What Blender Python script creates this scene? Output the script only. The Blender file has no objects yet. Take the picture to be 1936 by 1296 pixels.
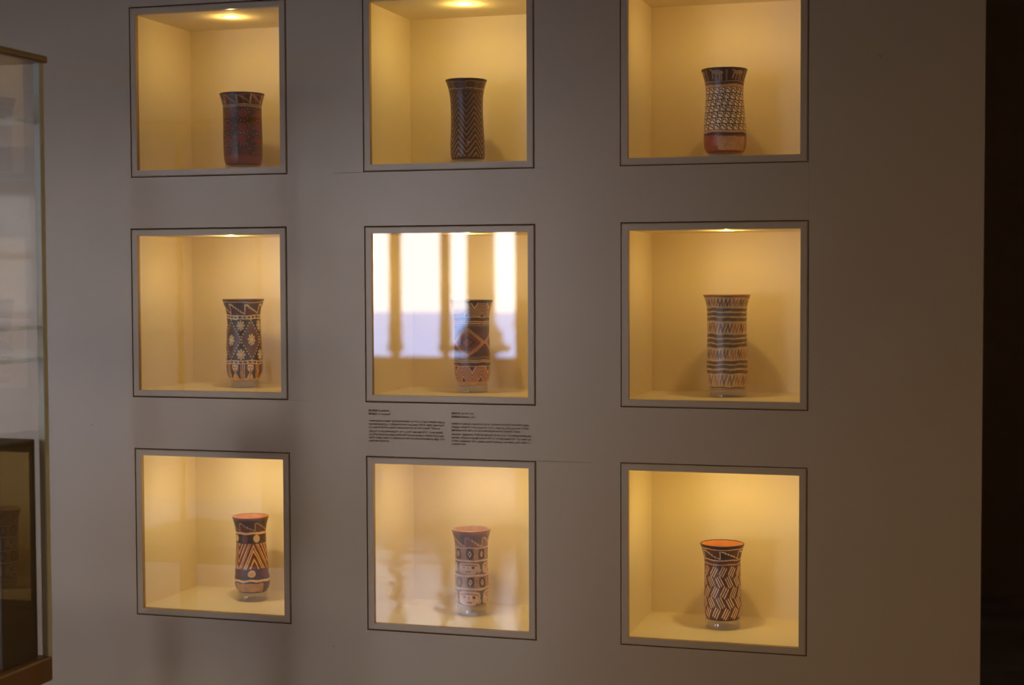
import bpy, bmesh, math, random
import numpy as np
from mathutils import Matrix, Vector

# ------------------------------------------------------------------ camera, sky, exposure
scene = bpy.context.scene
COL = scene.collection
ZM = 1.45                                   # height of the middle row of niches above the floor
cam_d = bpy.data.cameras.new('camera'); cam = bpy.data.objects.new('camera', cam_d); COL.objects.link(cam)
_right = Vector((0.9593330, 0.2822525, -0.0036973))
_down = Vector((0.0085952, -0.0423007, -0.9990680))
_fwd = Vector((-0.2821458, 0.9584071, -0.0430065))
CAMPOS = Vector((1.14675, -3.39670, 0.09081 + ZM))
_m = Matrix((_right, -_down, -_fwd)).transposed().to_4x4(); _m.translation = CAMPOS
cam.matrix_world = _m
cam_d.sensor_width = 36; cam_d.sensor_fit = 'HORIZONTAL'; cam_d.lens = 3019.82 / 1936 * 36
cam_d.clip_start = 0.05
cam_d.dof.use_dof = True; cam_d.dof.focus_distance = 3.62; cam_d.dof.aperture_fstop = 2.5
scene.camera = cam

SKY_STRENGTH = 13.2
world = bpy.data.worlds.new('overcast_sky'); scene.world = world; world.use_nodes = True
_bg = world.node_tree.nodes['Background']
_wn, _wl = world.node_tree.nodes, world.node_tree.links                      # hazy daylight: pale horizon, bluer overhead
_tc = _wn.new('ShaderNodeTexCoord'); _sx = _wn.new('ShaderNodeSeparateXYZ'); _rp = _wn.new('ShaderNodeValToRGB')
_wl.new(_tc.outputs['Generated'], _sx.inputs[0]); _wl.new(_sx.outputs['Z'], _rp.inputs['Fac']); _wl.new(_rp.outputs['Color'], _bg.inputs['Color'])
_rp.color_ramp.elements[0].position = .05; _rp.color_ramp.elements[0].color = (.98, .925, .93, 1)
_rp.color_ramp.elements[1].position = .75; _rp.color_ramp.elements[1].color = (.36, .62, 1.35, 1)
_e = _rp.color_ramp.elements.new(.30); _e.color = (.74, .86, 1.12, 1)
_bg.inputs['Strength'].default_value = SKY_STRENGTH

_pd = bpy.data.lights.new('veranda_portal', 'AREA'); _pd.shape = 'RECTANGLE'; _pd.size = 7.2; _pd.size_y = 2.2
_pd.cycles.is_portal = True
_po = bpy.data.objects.new('veranda_portal', _pd); COL.objects.link(_po)
_po.location = (-1.6, -9.12, 1.95); _po.rotation_euler = (math.radians(90), 0, 0)

_pd2 = bpy.data.lights.new('added_opening_portal', 'AREA'); _pd2.shape = 'RECTANGLE'; _pd2.size = 1.1; _pd2.size_y = 2.1  # portal at the unseen opening added in the left wall for daylight
_pd2.cycles.is_portal = True
_po2 = bpy.data.objects.new('added_opening_portal', _pd2); COL.objects.link(_po2)
_po2.location = (-5.42, -5.9, 1.05); _po2.rotation_euler = (math.radians(90), 0, math.radians(-90))

vs = scene.view_settings
scene.display_settings.display_device = 'sRGB'
vs.view_transform = 'Standard'; vs.look = 'None'; vs.gamma = 1.0; vs.exposure = 0.0; vs.use_curve_mapping = False
try:
    scene.cycles.use_denoising = True
    scene.cycles.max_bounces = 12; scene.cycles.diffuse_bounces = 6; scene.cycles.transparent_max_bounces = 16
    scene.cycles.sample_clamp_indirect = 6.0
    scene.cycles.caustics_reflective = False; scene.cycles.caustics_refractive = False
except Exception:
    pass

# ------------------------------------------------------------------ helpers
def link(o, parent=None):
    COL.objects.link(o)
    if parent: o.parent = parent
    return o

def tag(o, label=None, cat=None, group=None, kind=None):
    if label: o['label'] = label
    if cat: o['category'] = cat
    if group: o['group'] = group
    if kind: o['kind'] = kind
    return o

def empty(name, loc=(0, 0, 0), rz=0.0):
    o = bpy.data.objects.new(name, None); o.location = loc; o.rotation_euler = (0, 0, rz)
    o.empty_display_size = 0.05
    return link(o)

def mesh_obj(name, verts, faces, mat, parent=None, smooth=False):
    me = bpy.data.meshes.new(name); me.from_pydata([tuple(v) for v in verts], [], faces); me.update()
    if smooth: me.polygons.foreach_set('use_smooth', [True] * len(me.polygons))
    me.materials.append(mat)
    return link(bpy.data.objects.new(name, me), parent)

def bm_obj(name, bm, mat, parent=None, smooth=False):
    me = bpy.data.meshes.new(name); bm.to_mesh(me); bm.free()
    if smooth: me.polygons.foreach_set('use_smooth', [True] * len(me.polygons))
    me.materials.append(mat)
    return link(bpy.data.objects.new(name, me), parent)

def add_box(bm, a, b, bev=0.0):
    x0, y0, z0 = a; x1, y1, z1 = b
    vs_ = [bm.verts.new(p) for p in ((x0,y0,z0),(x1,y0,z0),(x1,y1,z0),(x0,y1,z0),(x0,y0,z1),(x1,y0,z1),(x1,y1,z1),(x0,y1,z1))]
    fs = [bm.faces.new([vs_[i] for i in f]) for f in ((0,3,2,1),(4,5,6,7),(0,1,5,4),(1,2,6,5),(2,3,7,6),(3,0,4,7))]
    if bev:
        es = list({e for f in fs for e in f.edges})
        bmesh.ops.bevel(bm, geom=es, offset=bev, segments=2, affect='EDGES', profile=0.5)

def box(name, a, b, mat, parent=None, bev=0.0):
    bm = bmesh.new(); add_box(bm, a, b, bev)
    return bm_obj(name, bm, mat, parent)

def lathe(name, prof, mat, parent=None, n=48, smooth=True, cap=False):
    """prof: list of (r, z)"""
    V = []; F = []
    for r, z in prof:
        for i in range(n):
            a = 2 * math.pi * i / n
            V.append((r * math.cos(a), r * math.sin(a), z))
    for j in range(len(prof) - 1):
        for i in range(n):
            k = (i + 1) % n
            F.append((j*n+i, j*n+k, (j+1)*n+k, (j+1)*n+i))
    if cap:
        F.append(tuple(range(n))[::-1]); F.append(tuple(range((len(prof)-1)*n, len(prof)*n)))
    return mesh_obj(name, V, F, mat, parent, smooth)

def holed_slab(name, xs, zs, holes, y0, y1, mat, parent=None):
    """A slab in the xz plane, front at y0 and back at y1, with rectangular holes; one mesh with the hole reveals."""
    X = sorted(set(xs + [h[0] for h in holes] + [h[1] for h in holes]))
    Z = sorted(set(zs + [h[2] for h in holes] + [h[3] for h in holes]))
    solid = lambda i, j: 0 <= i < len(X)-1 and 0 <= j < len(Z)-1 and not any(
        h[0]-1e-6 <= X[i] and X[i+1] <= h[1]+1e-6 and h[2]-1e-6 <= Z[j] and Z[j+1] <= h[3]+1e-6 for h in holes)
    V = []; idx = {}
    def v(i, j, k):
        if (i, j, k) not in idx:
            idx[(i, j, k)] = len(V); V.append((X[i], (y0, y1)[k], Z[j]))
        return idx[(i, j, k)]
    F = []
    for i in range(len(X)-1):
        for j in range(len(Z)-1):
            if not solid(i, j): continue
            F.append((v(i,j,0), v(i+1,j,0), v(i+1,j+1,0), v(i,j+1,0)))
            F.append((v(i,j,1), v(i,j+1,1), v(i+1,j+1,1), v(i+1,j,1)))
            if not solid(i-1,j): F.append((v(i,j,0), v(i,j+1,0), v(i,j+1,1), v(i,j,1)))
            if not solid(i+1,j): F.append((v(i+1,j,0), v(i+1,j,1), v(i+1,j+1,1), v(i+1,j+1,0)))
            if not solid(i,j-1): F.append((v(i,j,0), v(i,j,1), v(i+1,j,1), v(i+1,j,0)))
            if not solid(i,j+1): F.append((v(i,j+1,0), v(i+1,j+1,0), v(i+1,j+1,1), v(i,j+1,1)))
    return mesh_obj(name, V, F, mat, parent)

# ------------------------------------------------------------------ materials
def new_mat(name):
    m = bpy.data.materials.new(name); m.use_nodes = True
    return m, m.node_tree.nodes, m.node_tree.links, m.node_tree.nodes['Principled BSDF']

def paint(name, col, rough=0.5, var=0.06, scale=6.0, bump=0.0, bscale=60.0, spec=0.5, stretch=(1, 1, 1), metallic=0.0, bdist=0.002):
    m, N, L, P = new_mat(name)
    P.inputs['Roughness'].default_value = rough; P.inputs['Specular IOR Level'].default_value = spec
    P.inputs['Metallic'].default_value = metallic
    tc = N.new('ShaderNodeTexCoord'); mp = N.new('ShaderNodeMapping'); mp.inputs['Scale'].default_value = stretch
    L.new(tc.outputs['Object'], mp.inputs['Vector'])
    n = N.new('ShaderNodeTexNoise'); n.inputs['Scale'].default_value = scale; n.inputs['Detail'].default_value = 5
    L.new(mp.outputs[0], n.inputs['Vector'])
    r = N.new('ShaderNodeValToRGB')
    r.color_ramp.elements[0].position = 0.3; r.color_ramp.elements[1].position = 0.7
    r.color_ramp.elements[0].color = tuple(c * (1 - var) for c in col) + (1,)
    r.color_ramp.elements[1].color = tuple(min(1, c * (1 + var)) for c in col) + (1,)
    L.new(n.outputs['Fac'], r.inputs['Fac']); L.new(r.outputs['Color'], P.inputs['Base Color'])
    if bump:
        n2 = N.new('ShaderNodeTexNoise'); n2.inputs['Scale'].default_value = bscale; n2.inputs['Detail'].default_value = 4
        L.new(mp.outputs[0], n2.inputs['Vector'])
        b = N.new('ShaderNodeBump'); b.inputs['Strength'].default_value = bump; b.inputs['Distance'].default_value = bdist
        L.new(n2.outputs['Fac'], b.inputs['Height']); L.new(b.outputs['Normal'], P.inputs['Normal'])
    return m

def thin_glass(name, ior=1.8, tint=(0.97, 0.97, 0.96), rough=0.0, extra=0.0):
    m = bpy.data.materials.new(name); m.use_nodes = True; N = m.node_tree.nodes; L = m.node_tree.links
    N.remove(N['Principled BSDF']); out = N['Material Output']
    t = N.new('ShaderNodeBsdfTransparent'); t.inputs['Color'].default_value = tint + (1,)
    g = N.new('ShaderNodeBsdfGlossy'); g.inputs['Roughness'].default_value = rough; g.inputs['Color'].default_value = (1, 1, 1, 1)
    lw = N.new('ShaderNodeLayerWeight'); lw.inputs['Blend'].default_value = .5      # Schlick reflectance of both faces of the sheet
    pw = N.new('ShaderNodeMath'); pw.operation = 'POWER'; L.new(lw.outputs['Facing'], pw.inputs[0]); pw.inputs[1].default_value = 5
    f0 = ((ior-1)/(ior+1))**2
    f = N.new('ShaderNodeMath'); f.operation = 'MULTIPLY_ADD'; L.new(pw.outputs[0], f.inputs[0]); f.inputs[1].default_value = 1-f0; f.inputs[2].default_value = f0
    mx = N.new('ShaderNodeMixShader'); L.new(f.outputs[0], mx.inputs['Fac']); L.new(t.outputs[0], mx.inputs[1]); L.new(g.outputs[0], mx.inputs[2])
    last = mx
    if extra:
        d = N.new('ShaderNodeBsdfDiffuse'); d.inputs['Color'].default_value = (0.8, 0.78, 0.74, 1)
        m2 = N.new('ShaderNodeMixShader'); m2.inputs['Fac'].default_value = extra
        L.new(mx.outputs[0], m2.inputs[1]); L.new(d.outputs[0], m2.inputs[2]); last = m2
    L.new(last.outputs[0], out.inputs['Surface'])
    return m

def glow(name, col, strength):
    m = bpy.data.materials.new(name); m.use_nodes = True; N = m.node_tree.nodes; L = m.node_tree.links
    N.remove(N['Principled BSDF']); e = N.new('ShaderNodeEmission')
    e.inputs['Color'].default_value = col + (1,); e.inputs['Strength'].default_value = strength
    L.new(e.outputs[0], N['Material Output'].inputs['Surface'])
    return m

def wall_paint():
    """Satin grey-brown wall paint with a slightly uneven sheen, scuffs and small chips."""
    m, N, L, P = new_mat('grey_satin_wall_paint')
    tc = N.new('ShaderNodeTexCoord')
    def noise(scale, detail=4, rough=0.55):
        n = N.new('ShaderNodeTexNoise'); n.inputs['Scale'].default_value = scale; n.inputs['Detail'].default_value = detail
        n.inputs['Roughness'].default_value = rough; L.new(tc.outputs['Object'], n.inputs['Vector']); return n
    n1 = noise(2.2); r = N.new('ShaderNodeValToRGB')
    r.color_ramp.elements[0].position = .3; r.color_ramp.elements[1].position = .7
    r.color_ramp.elements[0].color = (0.305, 0.190, 0.074, 1); r.color_ramp.elements[1].color = (0.325, 0.203, 0.082, 1)
    L.new(n1.outputs['Fac'], r.inputs['Fac'])
    n2 = noise(26, 3); sp = N.new('ShaderNodeValToRGB')       # sparse dark chips
    sp.color_ramp.elements[0].position = .735; sp.color_ramp.elements[1].position = .76
    sp.color_ramp.elements[0].color = (0, 0, 0, 1); sp.color_ramp.elements[1].color = (.6, .6, .6, 1)
    L.new(n2.outputs['Fac'], sp.inputs['Fac'])
    mx = N.new('ShaderNodeMix'); mx.data_type = 'RGBA'; mx.inputs[7].default_value = (0.09, 0.07, 0.05, 1)
    L.new(sp.outputs['Color'], mx.inputs[0]); L.new(r.outputs['Color'], mx.inputs[6]); L.new(mx.outputs[2], P.inputs['Base Color'])
    n3 = noise(5, 6, .7); mr = N.new('ShaderNodeMapRange'); mr.inputs[3].default_value = 0.33; mr.inputs[4].default_value = 0.40; P.inputs['Specular IOR Level'].default_value = 1.0; P.inputs['IOR'].default_value = 1.62; P.inputs['Specular Tint'].default_value = (1.0, .93, .83, 1)
    L.new(n3.outputs['Fac'], mr.inputs[0]); L.new(mr.outputs[0], P.inputs['Roughness'])
    n4 = noise(90, 3); b = N.new('ShaderNodeBump'); b.inputs['Strength'].default_value = .06; b.inputs['Distance'].default_value = .002
    L.new(n4.outputs['Fac'], b.inputs['Height']); L.new(b.outputs['Normal'], P.inputs['Normal'])
    return m

M = {}
M['wall'] = wall_paint()
M['seam'] = paint('filled_seam', (0.25, 0.205, 0.15), .55)
M['frame'] = paint('grey_frame_paint', (0.335, 0.278, 0.205), .52, .04, 20, .04, 120, .9)
M['niche'] = paint('cream_niche_paint', (0.855, 0.755, 0.54), .85, .015, 9, .03, 90, .12)
M['niche_floor'] = paint('cream_niche_floor_paint', (0.84, 0.77, 0.58), .5, .02, 9)
M['trim_white'] = paint('downlight_metal', (0.75, 0.72, 0.66), .35, .02)
M['pane'] = thin_glass('clear_pane_glass', 1.74)
M['acrylic'] = thin_glass('clear_acrylic', 1.55, (0.93, 0.92, 0.90), .04, .10)
M['ink'] = paint('brown_lettering', (0.17, 0.13, 0.09), .6)
M['dark'] = paint('dark_brown_passage_paint', (0.55, 0.42, 0.26), .7)
M['roomwall'] = paint('warm_plaster', (0.52, 0.42, 0.29), .75, .04, 3)
M['ceil'] = paint('dull_ceiling_plaster', (0.26, 0.20, 0.13), .8, .04, 3)
M['wood'] = paint('brown_varnished_wood', (0.20, 0.10, 0.045), .4, .25, 5, .05, 40, stretch=(1, 1, .12))
M['wood_light'] = paint('honey_wood', (0.42, 0.25, 0.11), .4, .2, 6, .05, 40, stretch=(1, 1, .12))
M['dark_wood'] = paint('dark_stained_wood', (0.055, 0.032, 0.02), .45, .3, 5, .05, 40, stretch=(1, 1, .12))
M['column'] = paint('ochre_column_paint', (0.45, 0.33, 0.16), .6, .06, 4)
M['white'] = paint('whitewash', (0.82, 0.80, 0.76), .8, .04, 3)
M['metal'] = paint('brushed_metal', (0.70, 0.66, 0.58), .3, .03, metallic=.9)
M['brass'] = paint('brass', (0.60, 0.40, 0.15), .3, .05, metallic=1.0)
M['paving'] = paint('pale_paving', (0.74, 0.72, 0.70), .8, .1, 2)
M['shelf_glass'] = thin_glass('shelf_glass', 1.7, (0.90, 0.95, 0.93), .02, .05)
M['edge_glass'] = paint('polished_glass_edge', (0.62, 0.64, 0.55), .15, .05)

def floor_mat():
    m, N, L, P = new_mat('polished_floor')
    tc = N.new('ShaderNodeTexCoord')
    n = N.new('ShaderNodeTexNoise'); n.inputs['Scale'].default_value = 2.4; n.inputs['Detail'].default_value = 5
    L.new(tc.outputs['Object'], n.inputs['Vector'])
    r = N.new('ShaderNodeValToRGB'); r.color_ramp.elements[0].position = .3; r.color_ramp.elements[1].position = .7
    r.color_ramp.elements[0].color = (0.46, 0.49, 0.58, 1); r.color_ramp.elements[1].color = (0.78, 0.81, 0.88, 1)
    L.new(n.outputs['Fac'], r.inputs['Fac']); L.new(r.outputs['Color'], P.inputs['Base Color'])
    P.inputs['Roughness'].default_value = .09; P.inputs['Specular IOR Level'].default_value = 1.0
    n2 = N.new('ShaderNodeTexNoise'); n2.inputs['Scale'].default_value = 5.5; n2.inputs['Detail'].default_value = 3
    n2.inputs['Distortion'].default_value = .8
    L.new(tc.outputs['Object'], n2.inputs['Vector'])
    b = N.new('ShaderNodeBump'); b.inputs['Strength'].default_value = .22; b.inputs['Distance'].default_value = .02
    L.new(n2.outputs['Fac'], b.inputs['Height']); L.new(b.outputs['Normal'], P.inputs['Normal'])
    return m
M['floor'] = floor_mat()

# ------------------------------------------------------------------ the rooms
WX1 = 1.1475                                 # where the display wall ends
PX, PZ, FW, FH = 0.5943, 0.5233, 0.400, 0.3981
OFF = {(0,0):(.0015,-.0005),(1,0):(-.0019,.0002),(2,0):(-.0006,.0003),(0,1):(-.0016,.0007),(1,1):(-.0006,-.0004),
       (2,1):(.0009,.0004),(0,2):(.0010,.0002),(1,2):(-.0002,-.0019),(2,2):(.0001,.0010)}
def niche_centre(c, r): return ((c-1)*PX + OFF[(c, r)][0], ZM + (1-r)*PZ + OFF[(c, r)][1])
GAP = 0.0019
holes = []
for c in range(3):
    for r in range(3):
        x, z = niche_centre(c, r)
        holes.append((x-FW/2-GAP, x+FW/2+GAP, z-FH/2-GAP, z+FH/2+GAP))
def S(o): return tag(o, kind='structure')
wf = S(holed_slab('wall_front', [-5.2, WX1], [0, 3.2], holes, 0.0, 0.012, M['wall']))
def seam(a, b): box('seam', a, b, M['seam'], wf)
cx2, cz2 = niche_centre(2, 0); ex = cx2 + FW/2 + GAP
seam((ex-.0006, -.0002, ZM+PZ*.5-.062), (ex+.0006, .001, ZM+PZ-FH/2-GAP))
cx1, cz1 = niche_centre(1, 0); zb = cz1 - FH/2 - GAP
seam((cx1-FW/2-.075, -.0002, zb-.0006), (cx1-FW/2-GAP, .001, zb+.0004))
seam((cx1+FW/2+GAP, -.0002, zb-.0004), (cx1+FW/2+.055, .001, zb+.0005))
cx1, cz1 = niche_centre(1, 2); zt = cz1 + FH/2 + GAP
seam((cx1+FW/2+GAP, -.0002, zt-.0005), (cx1+FW/2+.13, .001, zt+.0006))
cx0, cz0 = niche_centre(0, 1); zb = cz0 - FH/2 - GAP
seam((cx0+FW/2+GAP, -.0002, zb-.0005), (cx0+FW/2+.05, .001, zb+.0005))

S(box('floor', (-5.4, -9.3, -.12), (3.2, 4.7, 0), M['floor']))
S(box('ceiling', (-5.4, -9.3, 3.2), (3.2, 4.7, 3.32), M['ceil']))
wl = S(holed_slab('wall_left', [-9.3, 4.7], [0, 3.2], [(-6.45, -5.35, 0, 2.1)], 0, .2, M['roomwall']))  # unseen opening added here so more daylight reaches the display wall and floor
wl.rotation_euler = (0, 0, math.radians(90)); wl.location = (-5.2, 0, 0)
S(box('ground_side', (-40, -9.3, -.14), (-5.4, 8, -.02), M['paving']))
S(box('wall_right', (3.0, -9.3, 0), (3.2, 4.7, 3.2), M['dark']))
S(box('wall_passage', (-5.2, 4.5, 0), (3.0, 4.7, 3.2), M['dark']))
S(box('wall_return', (WX1-.02, .012, 0), (WX1, 4.5, 3.2), M['dark']))
S(box('trim_1', (WX1-.012, -.0015, 0), (WX1+.0015, .0, 3.2), M['wall']))
YR = -6.5
S(holed_slab('wall_rear', [-5.2, 3.0], [0, 3.2], [(-3.68, -1.0, 0, 2.12), (-5.1, -4.40, 0.0, 2.12)], YR, YR-.22, M['roomwall']))
S(box('trim_2', (-5.1, YR-.20, 0), (-4.40, YR-.05, 0.06), M['wood_light']))
# window in the second opening: a low panel with a glazed upper part
w2 = S(empty('window_2', (-4.75, YR-.11, 0)))
box('panel', (-.35, -.02, .06), (.35, .02, 1.27), M['wood_light'], w2)
for x0, x1 in ((-.35, -.30), (.30, .35)):
    box('stile', (x0, -.03, 1.27), (x1, .03, 2.12), M['wood_light'], w2)
for z0, z1 in ((1.27, 1.32), (1.64, 1.68), (2.05, 2.12)):
    box('rail', (-.30, -.03, z0), (.30, .03, z1), M['wood_light'], w2)
for z0, z1 in ((1.32, 1.64), (1.68, 2.05)):
    box('pane', (-.30, -.004, z0), (.30, .004, z1), M['pane'], w2)

# double door: right leaf closed, left leaf swung out onto the veranda
def door_leaf(name, loc, rz, w, knob_x):
    d = S(empty(name, loc, rz))
    box('leaf', (0, -.02, .01), (w, .02, 2.11), M['wood_light'], d, .004)
    for z0, z1 in ((.18, .95), (1.12, 1.98)):
        box('panel', (.12, -.028, z0), (w-.12, .028, z1), M['wood_light'], d, .006)
    k = lathe('knob', [(.0, .0), (.028, .0), (.028, .006), (.011, .010), (.011, .035), (.024, .042), (.031, .056), (.026, .07), (.0, .075)], M['brass'], d, 24)
    k.location = (knob_x, .02, 1.21); k.rotation_euler = (math.radians(-90), 0, 0)
    return d
door_leaf('door_1', (-1.76, YR-.06, 0), 0, .76, .035)
door_leaf('door_2', (-3.66, YR-.22, 0), math.radians(-95), .72, .68)

# veranda
S(box('wall_parapet', (-5.2, -9.3, 0), (3.0, -9.1, .85), M['roomwall']))
S(holed_slab('wall_veranda', [-5.2, 3.0], [.85, 3.2], [(-5.15, 2.0, .85, 2.95)], -9.1, -9.3, M['column']))
def column(name, loc, s, b, label):
    t = empty(name, loc)
    lathe('shaft', [(.052*s, .29), (.055*s, .5), (.052*s, 1.6), (.05*s, 2.10)], M['column'], t, 28)
    lathe('base', [(.0, 0), (b*.5, 0), (b*.5, .03), (b*.95, .05), (b, .09), (b*.75, .12), (b*.55+.02*s, .20), (.06*s, .27), (.052*s, .305)], M['column'], t, 28)
    return tag(t, label, 'column', 'veranda columns seen in the glass')
column('veranda_column', (-3.585, -9.2, .85), 1.0, .075, 'slim ochre column reflected at the left in the middle pane')
column('veranda_column', (-3.14, -9.2, .85), .85, .065, 'slim ochre column reflected near the centre of the middle pane')
column('veranda_column', (-2.83, -9.2, .85), 2.2, .25, 'stout ochre column with a flared base reflected over the stepped-diamond beaker')
column('veranda_column', (-1.2, -9.2, .85), 1.0, .08, 'slim ochre column standing on the parapet behind the closed door leaf')
column('veranda_column', (-4.75, -9.2, .85), 1.0, .08, 'slim ochre column standing on the parapet behind the glazed window')
S(box('ground', (-40, -60, -.14), (30, -9.3, -.02), M['paving']))
cw = box('courtyard_wall', (-25, -15.3, -.02), (15, -15, .46), M['white'])
tag(cw, 'low whitewashed courtyard wall beyond the veranda, seen in the middle pane', 'wall', kind='structure')

# ------------------------------------------------------------------ niches
ND = 0.2819; NX = 0.1893; NT = 0.1836; NB = 0.1840; TH = 0.014; Y0 = 0.0121
OP = FW/2 - 0.0155; OPZ = FH/2 - 0.0150      # half size of the frame opening
LAMP_Y = 0.10
niche_labels = {
 (0,0): 'lit square wall niche with the red dotted beaker, below its visible ceiling lamp',
 (1,0): 'lit square wall niche with the dark zigzag-lined beaker',
 (2,0): 'lit square wall niche with the cream beaker of black hooked motifs',
 (0,1): 'lit square wall niche with the beaker of star flowers and diamonds',
 (1,1): 'lit square wall niche whose glass mirrors bright windows and columns',
 (2,1): 'lit square wall niche with the beige striped beaker',
 (0,2): 'lit square wall niche with the beaker of dots and broad cream chevrons',
 (1,2): 'lit square wall niche whose glass mirrors a pale shiny floor',
 (2,2): 'lit square wall niche with the basket-weave patterned beaker',
}
#            colour of the lamp, watts
lamp_spec = {
 (0,0): ((1.0, .69, .33), .95), (1,0): ((1.0, .72, .33), 1.30), (2,0): ((1.0, .66, .28), 1.00),
 (0,1): ((1.0, .72, .42), 1.15), (1,1): ((1.0, .70, .34), 1.15), (2,1): ((1.0, .67, .28), 1.05),
 (0,2): ((1.0, .78, .60), 1.42), (1,2): ((1.0, .76, .50), 1.35), (2,2): ((1.0, .72, .31), 1.40),
}
def frame_rail(n, side):
    """mitred flat rail with a shallow outer step"""
    a, b, c, d = -FW/2, FW/2, -FH/2, FH/2
    i = ((a, c), (b, c), (b, d), (a, d)); o = ((-OP, -OPZ), (OP, -OPZ), (OP, OPZ), (-OP, OPZ))
    p, q = i[side], i[(side+1) % 4]; r, s = o[(side+1) % 4], o[side]
    def lerp(u, v, t): return (u[0]+(v[0]-u[0])*t, u[1]+(v[1]-u[1])*t)
    ring = []
    for t, y in ((0, .0115), (0, .0006), (.14, -.0002), (.14, -.0010), (1.0, -.0010), (1.0, .0115)):
        ring.append((lerp(p, s, t), lerp(q, r, t), y))
    V = []; F = []
    for u, v, y in ring: V += [(u[0], y, u[1]), (v[0], y, v[1])]
    k = len(ring)
    for j in range(k):
        a0, a1 = 2*j, 2*j+1; b0, b1 = 2*((j+1) % k), 2*((j+1) % k)+1
        F.append((a0, b0, b1, a1))
    F.append(tuple(2*j for j in range(k))[::-1]); F.append(tuple(2*j+1 for j in range(k)))
    return mesh_obj('frame_rail', V, F, M['wall'], n)

for (c, r), lab in niche_labels.items():
    x, z = niche_centre(c, r)
    n = empty('display_niche', (x, 0, z))
    tag(n, lab, 'display niche', 'lit niches in the grey wall')
    for s in range(4): frame_rail(n, s)
    box('glass_pane', (-OP, .004, -OPZ), (OP, .0045, OPZ), M['pane'], n)
    me = n.children[-1].data                                     # one thin sheet: keep the room-facing face only
    bm = bmesh.new(); bm.from_mesh(me)
    bmesh.ops.delete(bm, geom=[f for f in bm.faces if f.normal.y > -.5], context='FACES'); bm.to_mesh(me); bm.free()
    box('back_panel', (-NX-TH, ND, -NB-TH), (NX+TH, ND+TH, NT+TH), M['niche'], n)
    box('side_panel', (-NX-TH, Y0, -NB), (-NX, ND, NT), M['niche'], n)
    box('side_panel', (NX, Y0, -NB), (NX+TH, ND, NT), M['niche'], n)
    box('ceiling_panel', (-NX-TH, Y0, NT), (NX+TH, ND, NT+TH), M['niche'], n)
    box('floor_panel', (-NX-TH, Y0, -NB-TH), (NX+TH, ND, -NB), M['niche_floor'], n)
    col, watt = lamp_spec[(c, r)]
    lx = .012 + OFF[(c, r)][0]
    ring = lathe('downlight', [(.021, 0), (.021, -.0006), (.020, -.0010), (.018, -.0010), (.017, -.0006), (.017, 0)], M['trim_white'], n, 40)
    ring.location = (lx, LAMP_Y, NT)
    lens = lathe('lens', [(.0168, -.0002), (.012, -.0006), (.0, -.0008)], glow('lit_lens', (1.0, .86, .58), 12.0 * watt), ring, 40)
    ld = bpy.data.lights.new('niche_lamp', 'SPOT'); ld.color = (col[0], col[1]*.94, col[2]*.56); ld.energy = watt * .36; ld.shadow_soft_size = .009
    ld.spot_size = math.radians(178); ld.spot_blend = .55
    lo = link(bpy.data.objects.new('niche_lamp', ld), ring); lo.location = (0, 0, -.010)
    ld2 = bpy.data.lights.new('niche_bulb', 'POINT'); ld2.color = ld.color; ld2.energy = watt * .40; ld2.shadow_soft_size = .003
    lo2 = link(bpy.data.objects.new('niche_bulb', ld2), ring); lo2.location = (0, 0, -.012)

# two unseen ceiling lights, added to fill the room with warm light
for lx_, ly_ in ((-1.6, -3.0), (.3, -3.0)):
    dl = empty('added_ceiling_light', (lx_, ly_, 3.2))
    tag(dl, 'unseen round ceiling light added as warm fill, ' + ('over the glass case side' if lx_ < 0 else 'over the dark passage side'), 'added fill light', 'added warm fill lights')
    lathe('ring', [(.085, 0), (.085, -.008), (.07, -.012), (.06, -.004), (.06, 0)], M['trim_white'], dl, 36)
    lathe('lens', [(.06, -.001), (.03, -.0015), (0, -.002)], glow('warm_fill_lens', (1, .7, .38), 6.0), dl, 36)
    ld = bpy.data.lights.new('warm_fill_lamp', 'SPOT'); ld.color = (1.0, .60, .25); ld.energy = 32; ld.shadow_soft_size = .06
    ld.spot_size = math.radians(150); ld.spot_blend = .8
    lo = link(bpy.data.objects.new('warm_fill_lamp', ld), dl); lo.location = (0, 0, -.03)

# ------------------------------------------------------------------ beakers
NV = 270
_front = np.linspace(-1.70, 1.70, 200); _back = np.linspace(1.70, 2*math.pi-1.70, 46)[1:-1]
ANG = np.concatenate([_front, _back]); ANGW = np.where(ANG > math.pi, ANG - 2*math.pi, ANG)
NA = len(ANG)

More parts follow.
